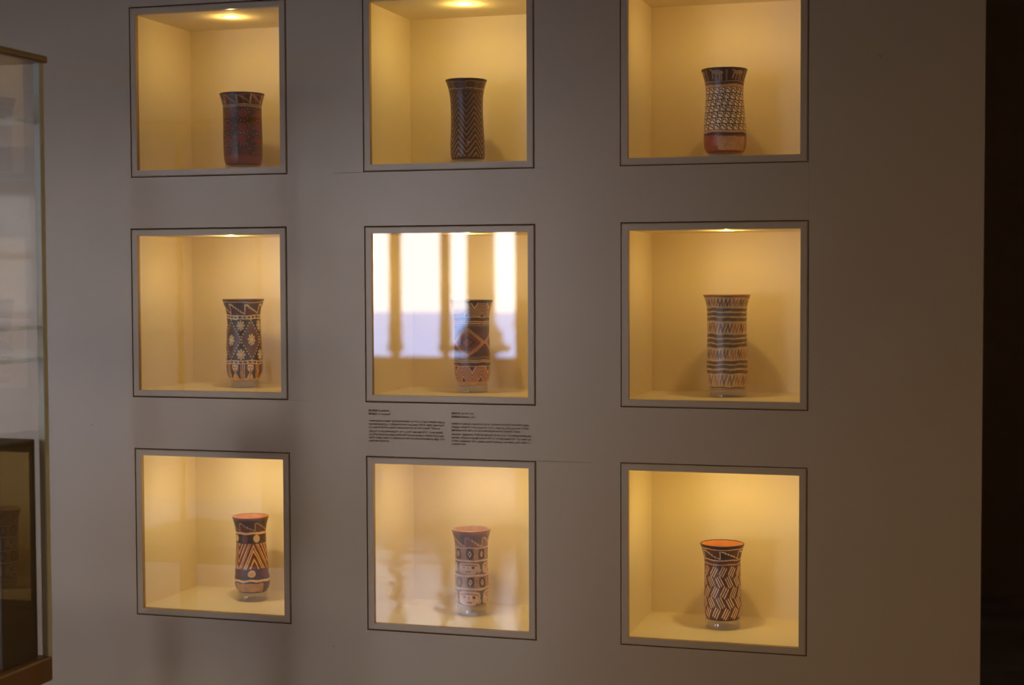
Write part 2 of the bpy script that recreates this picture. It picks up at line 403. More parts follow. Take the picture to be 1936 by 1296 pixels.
class Canvas:
    """Paint laid on the surface of a beaker: A = angle (0 faces the room, right positive), T = 0 at the rim, 1 at the base."""
    def __init__(s, base, seed, wob=.012):
        s.rng = np.random.RandomState(seed)
        T = np.linspace(0, 1, NV)
        s.A0, s.T0 = np.meshgrid(ANGW, T)
        s.A = s.A0.copy(); s.T = s.T0.copy()
        for k in range(5):                                         # hand-painted wobble
            fa = s.rng.randint(1, 9); ft = s.rng.uniform(3, 25); ph = s.rng.uniform(0, 6.28, 2)
            s.A += wob * .6 * np.sin(fa*s.A0 + ft*s.T0 + ph[0]); s.T += wob * .22 * np.sin(fa*s.A0 + ft*.6*s.T0 + ph[1])
        s.C = np.zeros((NV, NA, 3)); s.C[:] = base
    def put(s, mask, col, op=1.0):
        s.C[mask] = s.C[mask]*(1-op) + np.array(col)*op
    def band(s, t0, t1, col, op=1.0): s.put((s.T >= t0) & (s.T < t1), col, op)
    def tile(s, n, phase=0.0):
        """cell index and local coordinate -.5...5 around the pot, n cells, one centred on phase"""
        w = 2*math.pi/n; u = (s.A - phase)/w; k = np.floor(u + .5)
        return k.astype(int) % n, u - k, w
    def line(s, X, Y, pts, half, close=False):
        """distance mask to a polyline in local coordinates"""
        m = np.zeros(X.shape, bool); pts = list(pts)
        if close: pts.append(pts[0])
        for (x0, y0), (x1, y1) in zip(pts[:-1], pts[1:]):
            dx, dy = x1-x0, y1-y0; L = dx*dx+dy*dy+1e-12
            t = np.clip(((X-x0)*dx+(Y-y0)*dy)/L, 0, 1)
            m |= (X-x0-t*dx)**2 + (Y-y0-t*dy)**2 < half*half
        return m

DK = (.050, .026, .018); DK2 = (.085, .048, .034); MAR = (.150, .042, .028); RED = (.24, .050, .028); CRM = (.74, .56, .36)
TAN = (.46, .29, .15); ORG = (.56, .24, .10); GRY = (.20, .155, .13); PLAST = (.66, .42, .24); RBR = (.20, .065, .036); PNK = (.60, .34, .25)

def fret(cv, n, phase, t0, t1, upper, lower, linecol, steps=5, lw=.035, mirror=False):
    """stepped fret: a rising bar, then a staircase running down to the foot of the next bar"""
    k, u, w = cv.tile(n, phase); v = (cv.T - t0)/(t1-t0); inb = (v >= 0) & (v < 1)
    p = u + .5
    if mirror: p = 1-p
    st = np.floor(np.clip((p-.12)/.80, 0, .999)*steps)
    stair = .10 + (st+.5)/steps*.80
    cv.put(inb & (v < stair), upper); cv.put(inb & (v >= stair), lower)
    pts = [(.02, .93), (.02, .08), (.20, .08)]
    for i in range(steps):
        x0 = .12 + .80*i/steps; y = .10 + (i+.5)/steps*.80
        pts += [(x0+.02, y), (x0+.80/steps, y)]
    pts += [(.98, .93)]
    cv.put(inb & cv.line(p, v, pts, lw), linecol)

def dots(cv, pts, ra, rt, col):
    for a, t in pts: cv.put(((cv.A-a)/ra)**2 + ((cv.T-t)/rt)**2 < 1, col)

def pattern_1():
    cv = Canvas((.095, .034, .020), 11); k, u, w = cv.tile(7, 0.0)
    cv.band(0, .155, DK); inb = (cv.T > .025) & (cv.T < .15)
    k2, u2, w2 = cv.tile(9, .10)
    cv.put(inb & (u2 < 0) , RED, .8); cv.put(inb & (u2 < -.1) & (u2 > -.44) & (cv.T - .02 > (u2+.5)*.25), DK)
    cv.put(inb & (abs(u2-.46) < .045), TAN)
    st = np.floor((cv.T-.02)*60)/60*7.5 - .42
    cv.put(inb & (abs(u2 - st) < .055), TAN, .8)
    cv.band(.018, .026, TAN, .4)
    cv.band(.158, .166, TAN); cv.band(.172, .198, (.30, .17, .07)); cv.band(.198, .215, DK)
    body = (cv.T > .215) & (cv.T < .86)
    n2 = .5+.5*np.sin(cv.A*3+cv.T*14)
    cv.put(body, (.072, .026, .016)); cv.put(body & (n2 > .72), (.10, .034, .020))
    for j, t in enumerate((.29, .475, .645, .80)):
        ph = (.03, .0, -.04, .0)[j]; k, u, w = cv.tile(7, ph)
        d = np.hypot(u*w/.23, (cv.T-t)/.062)
        cv.put(d < 1, (.22, .045, .025), .85 if j < 3 else .35)
        ang = np.arctan2((cv.T-t)/.062, u*w/.23); na = 12
        q = (ang/(2*math.pi)*na) % 1 - .5
        cv.put((abs(d-1.45) < .085) & (abs(q) < .13) & ((k + np.floor(ang*2)) % 5 > .5) & (cv.T < .88), (.60, .46, .30), .7)
    cv.band(.88, 1.01, (.17, .055, .028)); cv.band(.86, .88, (.14, .05, .027))
    return cv

def pattern_2():
    cv = Canvas((.070, .032, .020), 12, .010)
    cv.band(0, .018, (.03, .017, .012)); cv.band(.026, .033, TAN, .5)
    k, u, w = cv.tile(9, -.1); v = (cv.T-.075)/.04
    cv.put((abs(v) < 1) & (abs(u) < .10+.20*abs(v)) & (abs(u) > .02+.12*abs(v)*0), (.16, .10, .055), .75)
    cv.put(cv.line(u*w*4, v, [(1.2, -.5), (1.5, .2), (1.2, .5)], .12) & (abs(v) < 1), (.16, .10, .055), .6)
    cv.band(.112, .121, TAN, .8); cv.band(.135, .139, TAN, .3)
    k, u, w = cv.tile(6, .475)                                   # peak in the middle of the cell
    z = cv.T - abs(u)*2*.150
    q = (z - .150) / .0735; f = q - np.floor(q)
    side = .62 + .38*np.clip((cv.T-.2)/.6, 0, 1)
    m = (abs(f-.5) < .072) & (cv.T > .165) & (cv.T < .975)
    for op, lo, hi in ((.45, 0, .35), (.65, .35, .6), (.85, .6, 1)):
        cv.put(m & (cv.T >= lo) & (cv.T < hi), (.55, .40, .25), op)
    dots(cv, [(.0, .80), (.06, .79)], .05, .010, TAN)
    cv.band(.982, 1.01, (.05, .02, .014))
    return cv

def pattern_3():
    cv = Canvas(DK, 13, .012)
    cv.band(0, .15, (.055, .022, .015))
    k, u, w = cv.tile(6, -.32); v = cv.T/.15                        # pale long-legged creatures
    creature = ((u/.26)**2 + ((v-.33)/.17)**2 < 1) | (cv.line(u, v, [(-.24, .3), (-.30, .8)], .035)) | cv.line(u, v, [(-.10, .4), (-.12, .93)], .03) \
        | cv.line(u, v, [(.08, .4), (.06, .93)], .03) | cv.line(u, v, [(.16, .35), (.17, .92)], .028) | cv.line(u, v, [(-.2, .25), (-.33, .12)], .05)
    cv.put(creature & (v > .08) & (v < .95), (.36, .24, .13), .85)
    cv.put((abs(u-.40) < .05) & (v > .1) & (v < .95), (.30, .18, .10), .6)
    cv.band(.150, .158, TAN, .8); cv.band(.158, .185, DK2)
    cv.band(.188, .226, (.44, .21, .08)); cv.band(.196, .222, (.50, .29, .13), .8)
    t0, t1 = .226, .735; cv.band(t0, t1, (.70, .55, .34)); v = (cv.T-t0)/(t1-t0)*7; row = np.floor(v); q = v-row
    inb = (cv.T > t0) & (cv.T < t1)
    ua = (cv.A + row*.10)/(2*math.pi/20) - .30*q; p = ua - np.floor(ua); LN = (.050, .022, .012)
    cv.put(inb & ((abs(q) < .075) | (q > .93)), LN)
    cv.put(inb & ((p < .075) | (p > .945)), LN)
    cv.put(inb & cv.line(p, q, [(.18, .42), (.34, .26), (.55, .30), (.60, .55), (.80, .60), (.84, .95)], .075), LN)
    cv.put(inb & (q < .28) & (p < .16), LN)
    cv.band(.735, .765, (.50, .30, .14)); cv.band(.765, .785, DK); cv.band(.785, .80, (.10, .04, .03))
    cv.band(.80, 1.01, (.26, .062, .030))
    rr = np.sin(cv.A*31+cv.T*90)*np.sin(cv.A*17-cv.T*130); cv.put((cv.T > .80) & (rr > .80), (.42, .18, .11), .6)
    return cv

def flower(cv, a, t, ra, rt, col, petals=8, rot=0.0):
    x = (cv.A-a)/ra; y = (cv.T-t)/rt; d = np.hypot(x, y); g = np.arctan2(y, x) + rot
    f = (g/(2*math.pi)*petals) % 1 - .5
    cv.put((d < 1) & (abs(f)*2*math.pi/petals*d < .13 + .10*d*(d > .5)), col); cv.put(d < .30, col)

def pattern_4():
    cv = Canvas(DK2, 14, .010)
    cv.band(0, .02, (.10, .05, .03)); cv.band(.022, .034, CRM, .75)
    fret(cv, 7, .50, .045, .178, (.085, .052, .04), (.12, .036, .026), (.66, .50, .33), 5, .045)
    def dashband(t0, t1):
        cv.band(t0, t1, CRM); tm = (t0+t1)/2; k, u, w = cv.tile(23, .05)
        cv.put((abs(u) < .34) & (abs(cv.T-tm) < .0105), DK)
    cv.band(.178, .186, DK); dashband(.186, .238); cv.band(.238, .246, DK)
    b = (cv.T > .246) & (cv.T < .738); cv.put(b, (.052, .028, .020))
    n = 5; ph = .44; k, u, w = cv.tile(n, ph); tc = .492
    d = abs(u)/.5 + abs(cv.T-tc)/.245
    cv.put(b & (d < 1.03), (.13, .088, .064)); cv.put(b & (d < .80), (.24, .052, .034)); cv.put(b & (d < .66), (.105, .058, .040))
    for i in range(n):
        a = ph + i*w; a = (a+math.pi) % (2*math.pi) - math.pi
        flower(cv, a, tc, .235, .072, (.78, .64, .36), 8, .2)
        a2 = a + w/2; a2 = (a2+math.pi) % (2*math.pi) - math.pi
        flower(cv, a2, .315, .24, .068, CRM, 8, .39); flower(cv, a2, .672, .25, .068, CRM, 8, .39)
        for sg in (-1, 1):
            for tq in np.linspace(-1, 1, 15):
                aa = a + sg*w/2*(1-abs(tq))*1.06; tt = tc + tq*.245
                dots(cv, [((aa+math.pi) % (2*math.pi) - math.pi, tt)], .036, .0095, (.80, .70, .54))
    cv.band(.738, .744, DK); dashband(.744, .792)
    cv.band(.792, 1.01, (.075, .040, .027))
    k, u, w = cv.tile(7, .34); v = (cv.T-.795)/.17; inb = (v > 0) & (v < 1)
    cv.put(inb & (abs(u) > .33), (.78, .50, .24)); cv.put(inb & (abs(abs(u)-.44) < .030), MAR); cv.put(inb & (abs(abs(u)-.345) < .018), MAR)
    face = ((u/.21)**2 + ((v-.18)/.36)**2 < 1) & (v > .02); odd = (k % 2 == 0)
    cv.put(inb & face & odd, (.76, .49, .25)); cv.put(inb & face & ~odd, (.22, .055, .032))
    eyes = (abs(abs(u)-.09) < .055) & (abs(v-.22) < .03) & odd; cv.put(inb & eyes, (.20, .07, .04))
    cv.put(inb & (abs(u) < .03) & (v > .36) & (v < .5) & odd, MAR)
    cv.put(inb & (abs(u) < .05+.18*np.clip((v-.6)/.4, 0, 1)) & (v > .55), (.74, .46, .20)); cv.put(inb & (abs(u) < .022) & (v > .55), MAR)
    cv.band(.966, 1.01, (.68, .40, .17))
    return cv

def pattern_5():
    cv = Canvas(DK2, 15, .007); BR = (.12, .045, .028); LT = (.66, .42, .20)
    cv.band(0, .02, (.05, .025, .018))
    def nested(t0, t1, n, ph, bgc, cnt, lw):
        k, u, w = cv.tile(n, ph); v = (cv.T-t0)/(t1-t0); inb = (v >= 0) & (v < 1)
        cv.put(inb, bgc); z = v - abs(u)*2                            # peak at the centre, valley at the cell edge
        q = (z+1.05)*cnt/2; f = q-np.floor(q)
        cv.put(inb & (abs(f-.5) < lw) & (abs(z) < .82), LT); cv.put(inb & ((z > .62) | (z < -.62)), (.10, .045, .032))
        cv.put(inb & (abs(abs(z)-.62) < .05), LT)
    nested(.025, .188, 7, -.30, BR, 9, .17)
    cv.band(.188, .196, LT); cv.band(.196, .232, (.09, .036, .025)); cv.band(.238, .249, LT); cv.band(.260, .270, LT)
    cv.band(.276, .30, (.20, .115, .06)); b = (cv.T > .30) & (cv.T < .655); cv.put(b, (.095, .034, .024))
    k, u, w = cv.tile(3, -.27); X = u*w; st = 8
    ax = abs(X)/1.04; ay = abs(cv.T-.49)/.172
    stp = np.floor(ay*st)/st
    cv.put(b & (ax < 1.02-stp), (.46, .19, .085)); cv.put(b & (ax < .74-stp), (.20, .058, .032)); cv.put(b & (ax < .42-stp), (.075, .034, .025))
    cv.put(b & (ax < .24-stp), (.26, .055, .035))
    cv.band(.655, .688, (.20, .115, .06)); cv.band(.696, .707, LT); cv.band(.716, .727, LT); cv.band(.732, .766, (.085, .034, .024))
    cv.band(.766, .774, LT); nested(.774, .955, 6, -.54, (.26, .075, .035), 9, .16)
    cv.band(.955, 1.01, (.56, .30, .11))
    return cv

def pattern_6():
    BG = (.52, .37, .19); cv = Canvas(BG, 16, .010)
    cv.band(0, .02, (.28, .14, .06)); ST = (.150, .092, .052)
    for t0, t1 in ((.134,.167),(.184,.218),(.235,.272),(.410,.443),(.460,.498),(.511,.548),(.696,.729),(.742,.776),(.797,.832)):
        cv.band(t0, t1, ST); cv.put((cv.T > t0) & (cv.T < t1) & (np.sin(cv.A*7+cv.T*40) > .6), (.19, .13, .085), .7)
    for j, (t0, t1, ph) in enumerate(((.032,.118,.05),(.295,.392,.12),(.572,.678,-.05),(.845,.955,.2))):
        v = (cv.T-t0)/(t1-t0); inb = (v > -.02) & (v < 1.02)
        g, gu, gw = cv.tile(17, ph); x = gu + .13*(v-.5)
        cols = ((.135, .070, .052), (.40, .17, .06), (.115, .060, .048), (.33, .15, .055))
        zig = cv.line(x, v*.9, [(-.47, .86), (-.30, .06), (-.02, .82), (.20, .08), (.34, .80)], .085) if j % 2 == 0 else cv.line(x, v*.9, [(-.44, .86), (-.22, .06), (.08, .84), (.36, .06)], .095)
        for q, cc in enumerate(cols): cv.put(inb & zig & (g % 4 == q), cc, .92 if j < 3 else .75)
    cv.band(.972, .985, (.22, .12, .06)); cv.band(.985, 1.01, BG)
    return cv

def pattern_7():
    cv = Canvas((.085, .050, .042), 17, .010); CR = (.72, .50, .28)
    cv.band(0, .03, (.16, .06, .03))
    fret(cv, 6, -.25, .06, .180, (.080, .047, .040), (.13, .05, .042), (.48, .36, .26), 4, .028)
    cv.band(.186, .218, CR); cv.band(.218, .228, DK)
    def circles(t0, t1, tc, ph, first, edge):
        cv.band(t0, t1, (.068, .046, .048)); k, u, w = cv.tile(8, ph)
        d = np.hypot(u*w/.235, (cv.T-tc)/.050)
        odd = (k % 2 == first); cv.put((d < 1) & odd, CR); cv.put((d < .95) & ~odd, (.17, .040, .034))
        if edge: cv.put((d < .45) & odd, (.58, .36, .22), .7)
    circles(.228, .338, .272, .38, 0, False)
    b = (cv.T > .338) & (cv.T < .675); cv.put(b, (.22, .062, .034))
    k, u, w = cv.tile(3, .15); z = (cv.T-.338)/.337 - abs(u)*w/.72*1.02
    for zc, hw in ((-1.40, .05), (-1.08, .05), (-.76, .05), (-.42, .045), (-.26, .03), (.08, .058), (.27, .060), (.62, .065)):
        cv.put(b & (abs(z-zc) < hw), (.80, .57, .33))
        cv.put(b & (abs(z-zc-hw-.02) < .02), (.07, .03, .02), .6)
    circles(.675, .818, .742, -.03, 0, True)
    cv.band(.818, .850, CR); cv.band(.850, .862, DK); cv.band(.862, 1.01, (.11, .055, .04))
    return cv

def pattern_8():
    cv = Canvas((.21, .145, .15), 18, .009); LT = (.60, .46, .40); BL = (.14, .115, .14); SK = (.58, .40, .35)
    cv.band(0, .035, (.34, .17, .14))
    fret(cv, 6, .12, .065, .205, (.17, .12, .125), (.30, .15, .14), (.56, .38, .30), 5, .040)
    k, u, w = cv.tile(6, .12); cv.put((cv.T > .065) & (cv.T < .205) & (k % 2 == 0) & (u < -.1), (.26, .13, .125), .6)
    for t0, t1 in ((.208, .222), (.372, .398), (.562, .592), (.738, .768)): cv.band(t0, t1, LT)
    def eyeband(t0, t1, ph):
        cv.band(t0, t1, (.24, .14, .125)); k, u, w = cv.tile(8, ph); tm = (t0+t1)/2; h = (t1-t0)/2; v = (cv.T-tm)/h; inb = abs(v) < 1
        cv.put(inb & (abs(u) > .30) & (np.sin(u*70) > .0), (.55, .33, .22))
        cv.put(inb & ((u/.31)**2 + (v/.95)**2 < 1), (.11, .07, .072)); cv.put(inb & (abs(u)/.15 + abs(v)/.62 < 1), (.66, .48, .36))
        cv.put(inb & ((u/.055)**2 + (v/.2)**2 < 1), (.09, .05, .05))
    eyeband(.222, .372, -.12); eyeband(.592, .738, -.08)
    def faces(t0, t1, ph):
        cv.band(t0, t1, BL); k, u, w = cv.tile(4, ph); v = (cv.T-t0)/(t1-t0); inb = (v > 0) & (v < 1)
        f = (abs(u/.44)**4 + abs((v-.50)/.46)**4 < 1) & ~((u > .26) & (v > .62) & (u + v*.5 > .70)); cv.put(inb & f, SK)
        cv.put(inb & f & (abs(v - (.22 + .35*(u**2)*2)) < .03) & (abs(u) < .36), (.22, .11, .09))
        for e, dk in ((-.20, .7), (.17, 1)):
            ex = (u-e)/.135; ey = (v-.42)/.14
            cv.put(inb & f & (abs(ex)**1.6+abs(ey)**1.6 < 1), (.70, .52, .40)); cv.put(inb & f & (np.hypot(ex*1.5, ey) < .8), (.12, .075, .075), dk)
        cv.put(inb & f & (abs(u+.03) < .022) & (v > .42) & (v < .52), (.30, .14, .11)); cv.put(inb & f & (abs(u+.02) < .10) & (abs(v-.76) < .055), (.28, .08, .08))
        for q in (.40, .47): cv.put(inb & cv.line(u, v, [(q, .62), (q-.05, .86)], .022), LT)
    faces(.402, .562, -.17); faces(.772, .975, -.15)
    cv.band(.975, 1.01, (.46, .27, .19))
    return cv

def pattern_9():
    cv = Canvas((.105, .032, .022), 19, .008); LT = (.68, .50, .28)
    cv.band(0, .03, (.04, .018, .012)); cv.band(.034, .048, LT, .85)
    fret(cv, 6, .38, .055, .172, (.12, .034, .022), (.055, .024, .02), LT, 5, .035)
    cv.band(.180, .194, LT, .9); cv.band(.194, .236, (.11, .032, .022)); cv.band(.236, .256, (.45, .27, .14)); cv.band(.256, .266, DK)
    rows = ((.27, .405, 1, .02), (.40, .545, -1, -.16), (.54, .69, 1, .10), (.68, .83, -1, -.12), (.825, .975, 1, .16))
    for j, (t0, t1, sg, ph) in enumerate(rows):
        k, u, w = cv.tile(12, ph); x = u*w/.27; y = (cv.T-(t0+t1)/2)/((t1-t0)/1.85)      # both about -1..1
        cc = .83*sg; ss = .56
        al = (x*sg*.50 - y*.87); ac = (x*.87*sg + y*.50)
        q = (ac+.66)/.44; f = q-np.floor(q)
        cv.put((abs(al) < .94) & (abs(ac) < .66) & (abs(f-.5) < .24) & (cv.T > .268) & (cv.T < .985) & (abs(y) < 1.1), LT)
    cv.band(.985, 1.01, (.09, .035, .022))
    return cv

def beaker_mat(name, rough=.34):
    m, N, L, P = new_mat(name)
    at = N.new('ShaderNodeAttribute'); at.attribute_name = 'paint'
    tc = N.new('ShaderNodeTexCoord')
    n = N.new('ShaderNodeTexNoise'); n.inputs['Scale'].default_value = 55; n.inputs['Detail'].default_value = 6; L.new(tc.outputs['Object'], n.inputs['Vector'])
    mr = N.new('ShaderNodeMapRange'); mr.inputs[1].default_value = .3; mr.inputs[2].default_value = .7; mr.inputs[3].default_value = 1.15; mr.inputs[4].default_value = 1.65
    L.new(n.outputs['Fac'], mr.inputs[0])
    mx = N.new('ShaderNodeVectorMath'); mx.operation = 'SCALE'; L.new(at.outputs['Color'], mx.inputs[0]); L.new(mr.outputs[0], mx.inputs['Scale'])
    L.new(mx.outputs[0], P.inputs['Base Color'])
    P.inputs['Roughness'].default_value = rough; P.inputs['Specular IOR Level'].default_value = .5
    b = N.new('ShaderNodeBump'); b.inputs['Strength'].default_value = .10; b.inputs['Distance'].default_value = .001
    L.new(n.outputs['Fac'], b.inputs['Height']); L.new(b.outputs['Normal'], P.inputs['Normal'])
    return m
M['beaker'] = beaker_mat('painted_burnished_clay')

def smooth_profile(pts, n):
    t = np.array([p[0] for p in pts]); r = np.array([p[1] for p in pts]); h = np.diff(t); dlt = np.diff(r)/h
    m = np.zeros(len(t)); m[0] = dlt[0]; m[-1] = dlt[-1]
    for i in range(1, len(t)-1):
        if dlt[i-1]*dlt[i] > 0:
            w1 = 2*h[i]+h[i-1]; w2 = h[i]+2*h[i-1]; m[i] = (w1+w2)/(w1/dlt[i-1]+w2/dlt[i])
    q = np.linspace(0, 1, n); i = np.clip(np.searchsorted(t, q, 'right')-1, 0, len(t)-2); s = (q-t[i])/h[i]
    return (2*s**3-3*s**2+1)*r[i] + (s**3-2*s**2+s)*h[i]*m[i] + (-2*s**3+3*s**2)*r[i+1] + (s**3-s**2)*h[i]*m[i+1]

def grid_part(name, R, Z, C, i0, i1, mat, parent, lean):
    n = i1-i0+1
    r = R[i0:i1+1][:, None]; z = np.repeat(Z[i0:i1+1][:, None], NA, 1)
    X = r*np.sin(ANG)[None]; Y = -r*np.cos(ANG)[None]
    X = X + lean*(z)                                              # slight lean of the hand-built wall
    co = np.stack([X, Y, z], -1).reshape(-1, 3)
    ii, jj = np.meshgrid(np.arange(n-1), np.arange(NA), indexing='ij'); k = (jj+1) % NA
    quads = np.stack([ii*NA+jj, (ii+1)*NA+jj, (ii+1)*NA+k, ii*NA+k], -1).reshape(-1, 4)
    me = bpy.data.meshes.new(name)
    me.vertices.add(len(co)); me.vertices.foreach_set('co', co.astype(np.float32).ravel())
    me.loops.add(quads.size); me.loops.foreach_set('vertex_index', quads.astype(np.int32).ravel())
    me.polygons.add(len(quads)); me.polygons.foreach_set('loop_start', np.arange(0, quads.size, 4, dtype=np.int32))
    me.polygons.foreach_set('use_smooth', np.ones(len(quads), dtype=bool))
    me.update(calc_edges=True); me.validate()
    at = me.color_attributes.new('paint', 'FLOAT_COLOR', 'POINT')
    c = np.ones((n*NA, 4), np.float32); c[:, :3] = C[i0:i1+1].reshape(-1, 3); at.data.foreach_set('color', c.ravel())
    me.materials.append(mat)
    return link(bpy.data.objects.new(name, me), parent)

#  (col,row): pattern, height, rim radius, local x, local y, profile (t, r/rim), splits, interior colour, rim colour, lean, label, stand label
BK = [
 ((0,0), pattern_1, .1717, .0539, .0173, .155, ((0,1),(.06,.945),(.13,.888),(.20,.862),(.40,.862),(.60,.872),(.80,.868),(.90,.852),(.955,.82),(.985,.785),(1,.74)),
   (.205, .865), (.26, .10, .05), (.10, .045, .03), -.010, 'dark red dotted ceramic beaker on a clear stand, top niche nearest the glass case', 'clear stand under the dark red dotted beaker'),
 ((1,0), pattern_2, .1828, .0482, -.0040, .155, ((0,1),(.05,.93),(.12,.855),(.22,.80),(.36,.775),(.55,.785),(.72,.815),(.85,.835),(.92,.835),(.97,.81),(1,.76)),
   (.145,), (.20, .10, .05), (.03, .017, .012), -.018, 'dark brown ceramic beaker with thin pale zigzag lines', 'clear stand under the dark brown zigzag-lined beaker'),
 ((2,0), pattern_3, .1834, .0508, .0020, .155, ((0,1),(.05,.945),(.12,.868),(.20,.83),(.30,.818),(.48,.86),(.70,.915),(.82,.928),(.90,.92),(.95,.885),(.985,.82),(1,.74)),
   (.188, .735), (.30, .14, .06), (.035, .018, .012), -.012, 'cream beaker with rows of black hooked motifs and a pale repair patch', 'clear stand under the beaker of black hooked motifs'),
 ((0,1), pattern_4, .1964, .0505, .0125, .160, ((0,1),(.05,.935),(.12,.84),(.19,.80),(.28,.80),(.45,.825),(.65,.862),(.80,.868),(.90,.845),(.95,.79),(.985,.70),(1,.62)),
   (.182, .741), (.42, .20, .09), (.14, .06, .035), -.010, 'dark beaker with cream star flowers in dotted diamonds', 'clear stand under the star flower beaker'),
 ((1,1), pattern_5, .1961, .0493, .0060, .150, ((0,1),(.05,.945),(.12,.87),(.20,.835),(.35,.825),(.55,.842),(.75,.86),(.86,.845),(.92,.80),(.96,.74),(.985,.70),(1,.66)),
   (.300, .655, .766), (.30, .14, .07), (.05, .025, .018), -.006, 'brown beaker with a stepped orange diamond between chevron bands, behind window reflections', 'clear stand under the stepped-diamond beaker'),
 ((2,1), pattern_6, .2079, .0523, .0085, .150, ((0,1),(.05,.925),(.11,.865),(.18,.84),(.35,.835),(.55,.845),(.75,.865),(.86,.868),(.93,.848),(.97,.81),(1,.735)),
   (.126, .832), (.62, .40, .19), (.30, .15, .07), -.006, 'tall beige beaker with grey-brown stripes and zigzag bands', 'clear stand under the tall beige striped beaker'),
 ((0,2), pattern_7, .1840, .0446, .0250, .165, ((0,1),(.05,.935),(.12,.865),(.20,.822),(.33,.815),(.48,.85),(.66,.91),(.80,.955),(.88,.955),(.94,.91),(.975,.83),(1,.74)),
   (.182, .338, .675, .858), (.56, .25, .11), (.30, .12, .05), -.020, 'dark beaker with dots, broad cream chevrons and a pale repair patch', 'clear stand under the beaker of dots and cream chevrons'),
 ((1,2), pattern_8, .1790, .0461, .0000, .157, ((0,1),(.05,.945),(.13,.87),(.22,.838),(.38,.832),(.55,.838),(.75,.848),(.87,.845),(.93,.82),(.97,.76),(1,.68)),
   (.207, .385, .577, .753), (.46, .27, .25), (.40, .25, .23), -.006, 'pinkish beaker painted with rows of faces and eyes', 'clear stand under the beaker painted with faces'),
 ((2,2), pattern_9, .1680, .0494, -.0015, .160, ((0,1),(.06,.935),(.14,.86),(.24,.815),(.40,.822),(.60,.84),(.78,.858),(.90,.85),(.95,.82),(.985,.775),(1,.72)),
   (.177, .262), (.64, .25, .075), (.13, .04, .02), -.012, 'maroon beaker with cream basket-weave hatching and orange interior', 'clear stand under the basket-weave beaker'),
]
STAND_H = .0165
for (cr, pat, H, RR, lx, ly, prof, splits, incol, rimcol, lean, lab, slab_) in BK:
    c, r = cr; x, z = niche_centre(c, r); zf = z - NB
    pos = Vector((x - OFF[cr][0] + lx, ly, zf + .0003))
    rz = math.atan2(CAMPOS.x - pos.x, -(CAMPOS.y - pos.y))           # turn the painted front towards the room
    sh = STAND_H + (.004 if r == 2 else 0)
    Rp = smooth_profile(prof, NV) * RR; Zp = (1-np.linspace(0, 1, NV))*H
    # stand: short clear acrylic tube
    rb = float(Rp[-1]); ro = rb*1.10; ri = ro-.004
    st = lathe('acrylic_stand', [(ro, 0), (ro, sh*.96), (ro-.0006, sh), (ri+.0006, sh), (ri, sh*.96), (ri, 0), (ro, 0)], M['acrylic'], None, 56)
    st.location = pos; tag(st, slab_, 'stand', 'clear stands under the beakers')
    b = empty('ceramic_beaker', pos + Vector((0, 0, sh)), rz)
    tag(b, lab, 'beaker', 'painted beakers in the niches')
    cv = pat()
    cut = [0] + [int(round(s*(NV-1))) for s in splits] + [NV-1]
    names = {2: ['painted_neck', 'painted_body'], 3: ['painted_neck', 'painted_body', 'painted_base'],
             4: ['painted_neck', 'painted_body', 'painted_band', 'painted_base'],
             5: ['painted_neck', 'painted_band', 'painted_body', 'painted_band', 'painted_base']}[len(cut)-1]
    for nm, i0, i1 in zip(names, cut[:-1], cut[1:]): grid_part(nm, Rp, Zp, cv.C, i0, i1, M['beaker'], b, lean)
    if splits[-1] == .858 or splits[-1] == .735:                    # pale plaster repair standing slightly proud
        a0, a1, t0, t1 = (-1.17, .67, .866, .985) if c == 0 else (-.36, 1.12, .812, .975)
        V = []; F = []; na = 40; nt = 14; rg = np.random.RandomState(5)
        ja = rg.uniform(-.018, .018, (2, nt+1)); jt = rg.uniform(-.006, .006, (2, na+1))
        for layer, off in ((0, .0009), (1, -.001)):
            for i in range(nt+1):
                for j in range(na+1):
                    a = a0 + ja[0, i] + (a1+ja[1, i]-a0-ja[0, i])*j/na; t = t0 + jt[0, j] + (t1+jt[1, j]-t0-jt[0, j])*i/nt
                    edge = 1 if 0 < i < nt and 0 < j < na else .2
                    rr = float(np.interp(t, np.linspace(0, 1, NV), Rp)) + off*edge; zz = (1-t)*H
                    V.append((rr*math.sin(a)+lean*zz, -rr*math.cos(a), zz))
        w_ = na+1
        for i in range(nt):
            for j in range(na): F.append((i*w_+j, (i+1)*w_+j, (i+1)*w_+j+1, i*w_+j+1))
        tag(mesh_obj('repair_patch', V[:(nt+1)*w_], F, paint('pale_repair_plaster', (.60, .36, .19), .6, .15, 90, .3, 300), b, True), 'pale plaster repair patch')
    wall_t = .0045
    # lip
    r0 = float(Rp[0]); lip = [(r0, H), (r0+.0002, H+.0009), (r0-.0010, H+.0018), (r0-.0028, H+.0016), (r0-.0042, H+.0002)]
    o = lathe('rim', lip, paint('rim_slip', rimcol, .35, .15, 60), b, 96); o.data.transform(Matrix.Shear('XY', 4, (lean, 0)) if False else Matrix(((1,0,lean,0),(0,1,0,0),(0,0,1,0),(0,0,0,1))))
    # interior
    q = np.linspace(0, .95, 24); rin = np.interp(q, np.linspace(0, 1, NV), Rp) - wall_t; rin[0] = r0-.0042
    pin = [(float(a), float((1-t)*H + (.0002 if t == 0 else 0))) for a, t in zip(rin, q)] + [(0.0, .05*H)]
    o = lathe('interior', pin, paint('interior_slip', incol, .4, .12, 50, .05, 200), b, 64); o.data.transform(Matrix(((1,0,lean,0),(0,1,0,0),(0,0,1,0),(0,0,0,1))))
    bot = [(float(Rp[-1]), 0.0), (float(Rp[-1])*.9, -.0001+.0001), (0.0, .001)]
    lathe('underside', bot, paint('raw_clay', (.40, .22, .12), .7, .1, 50), b, 64)

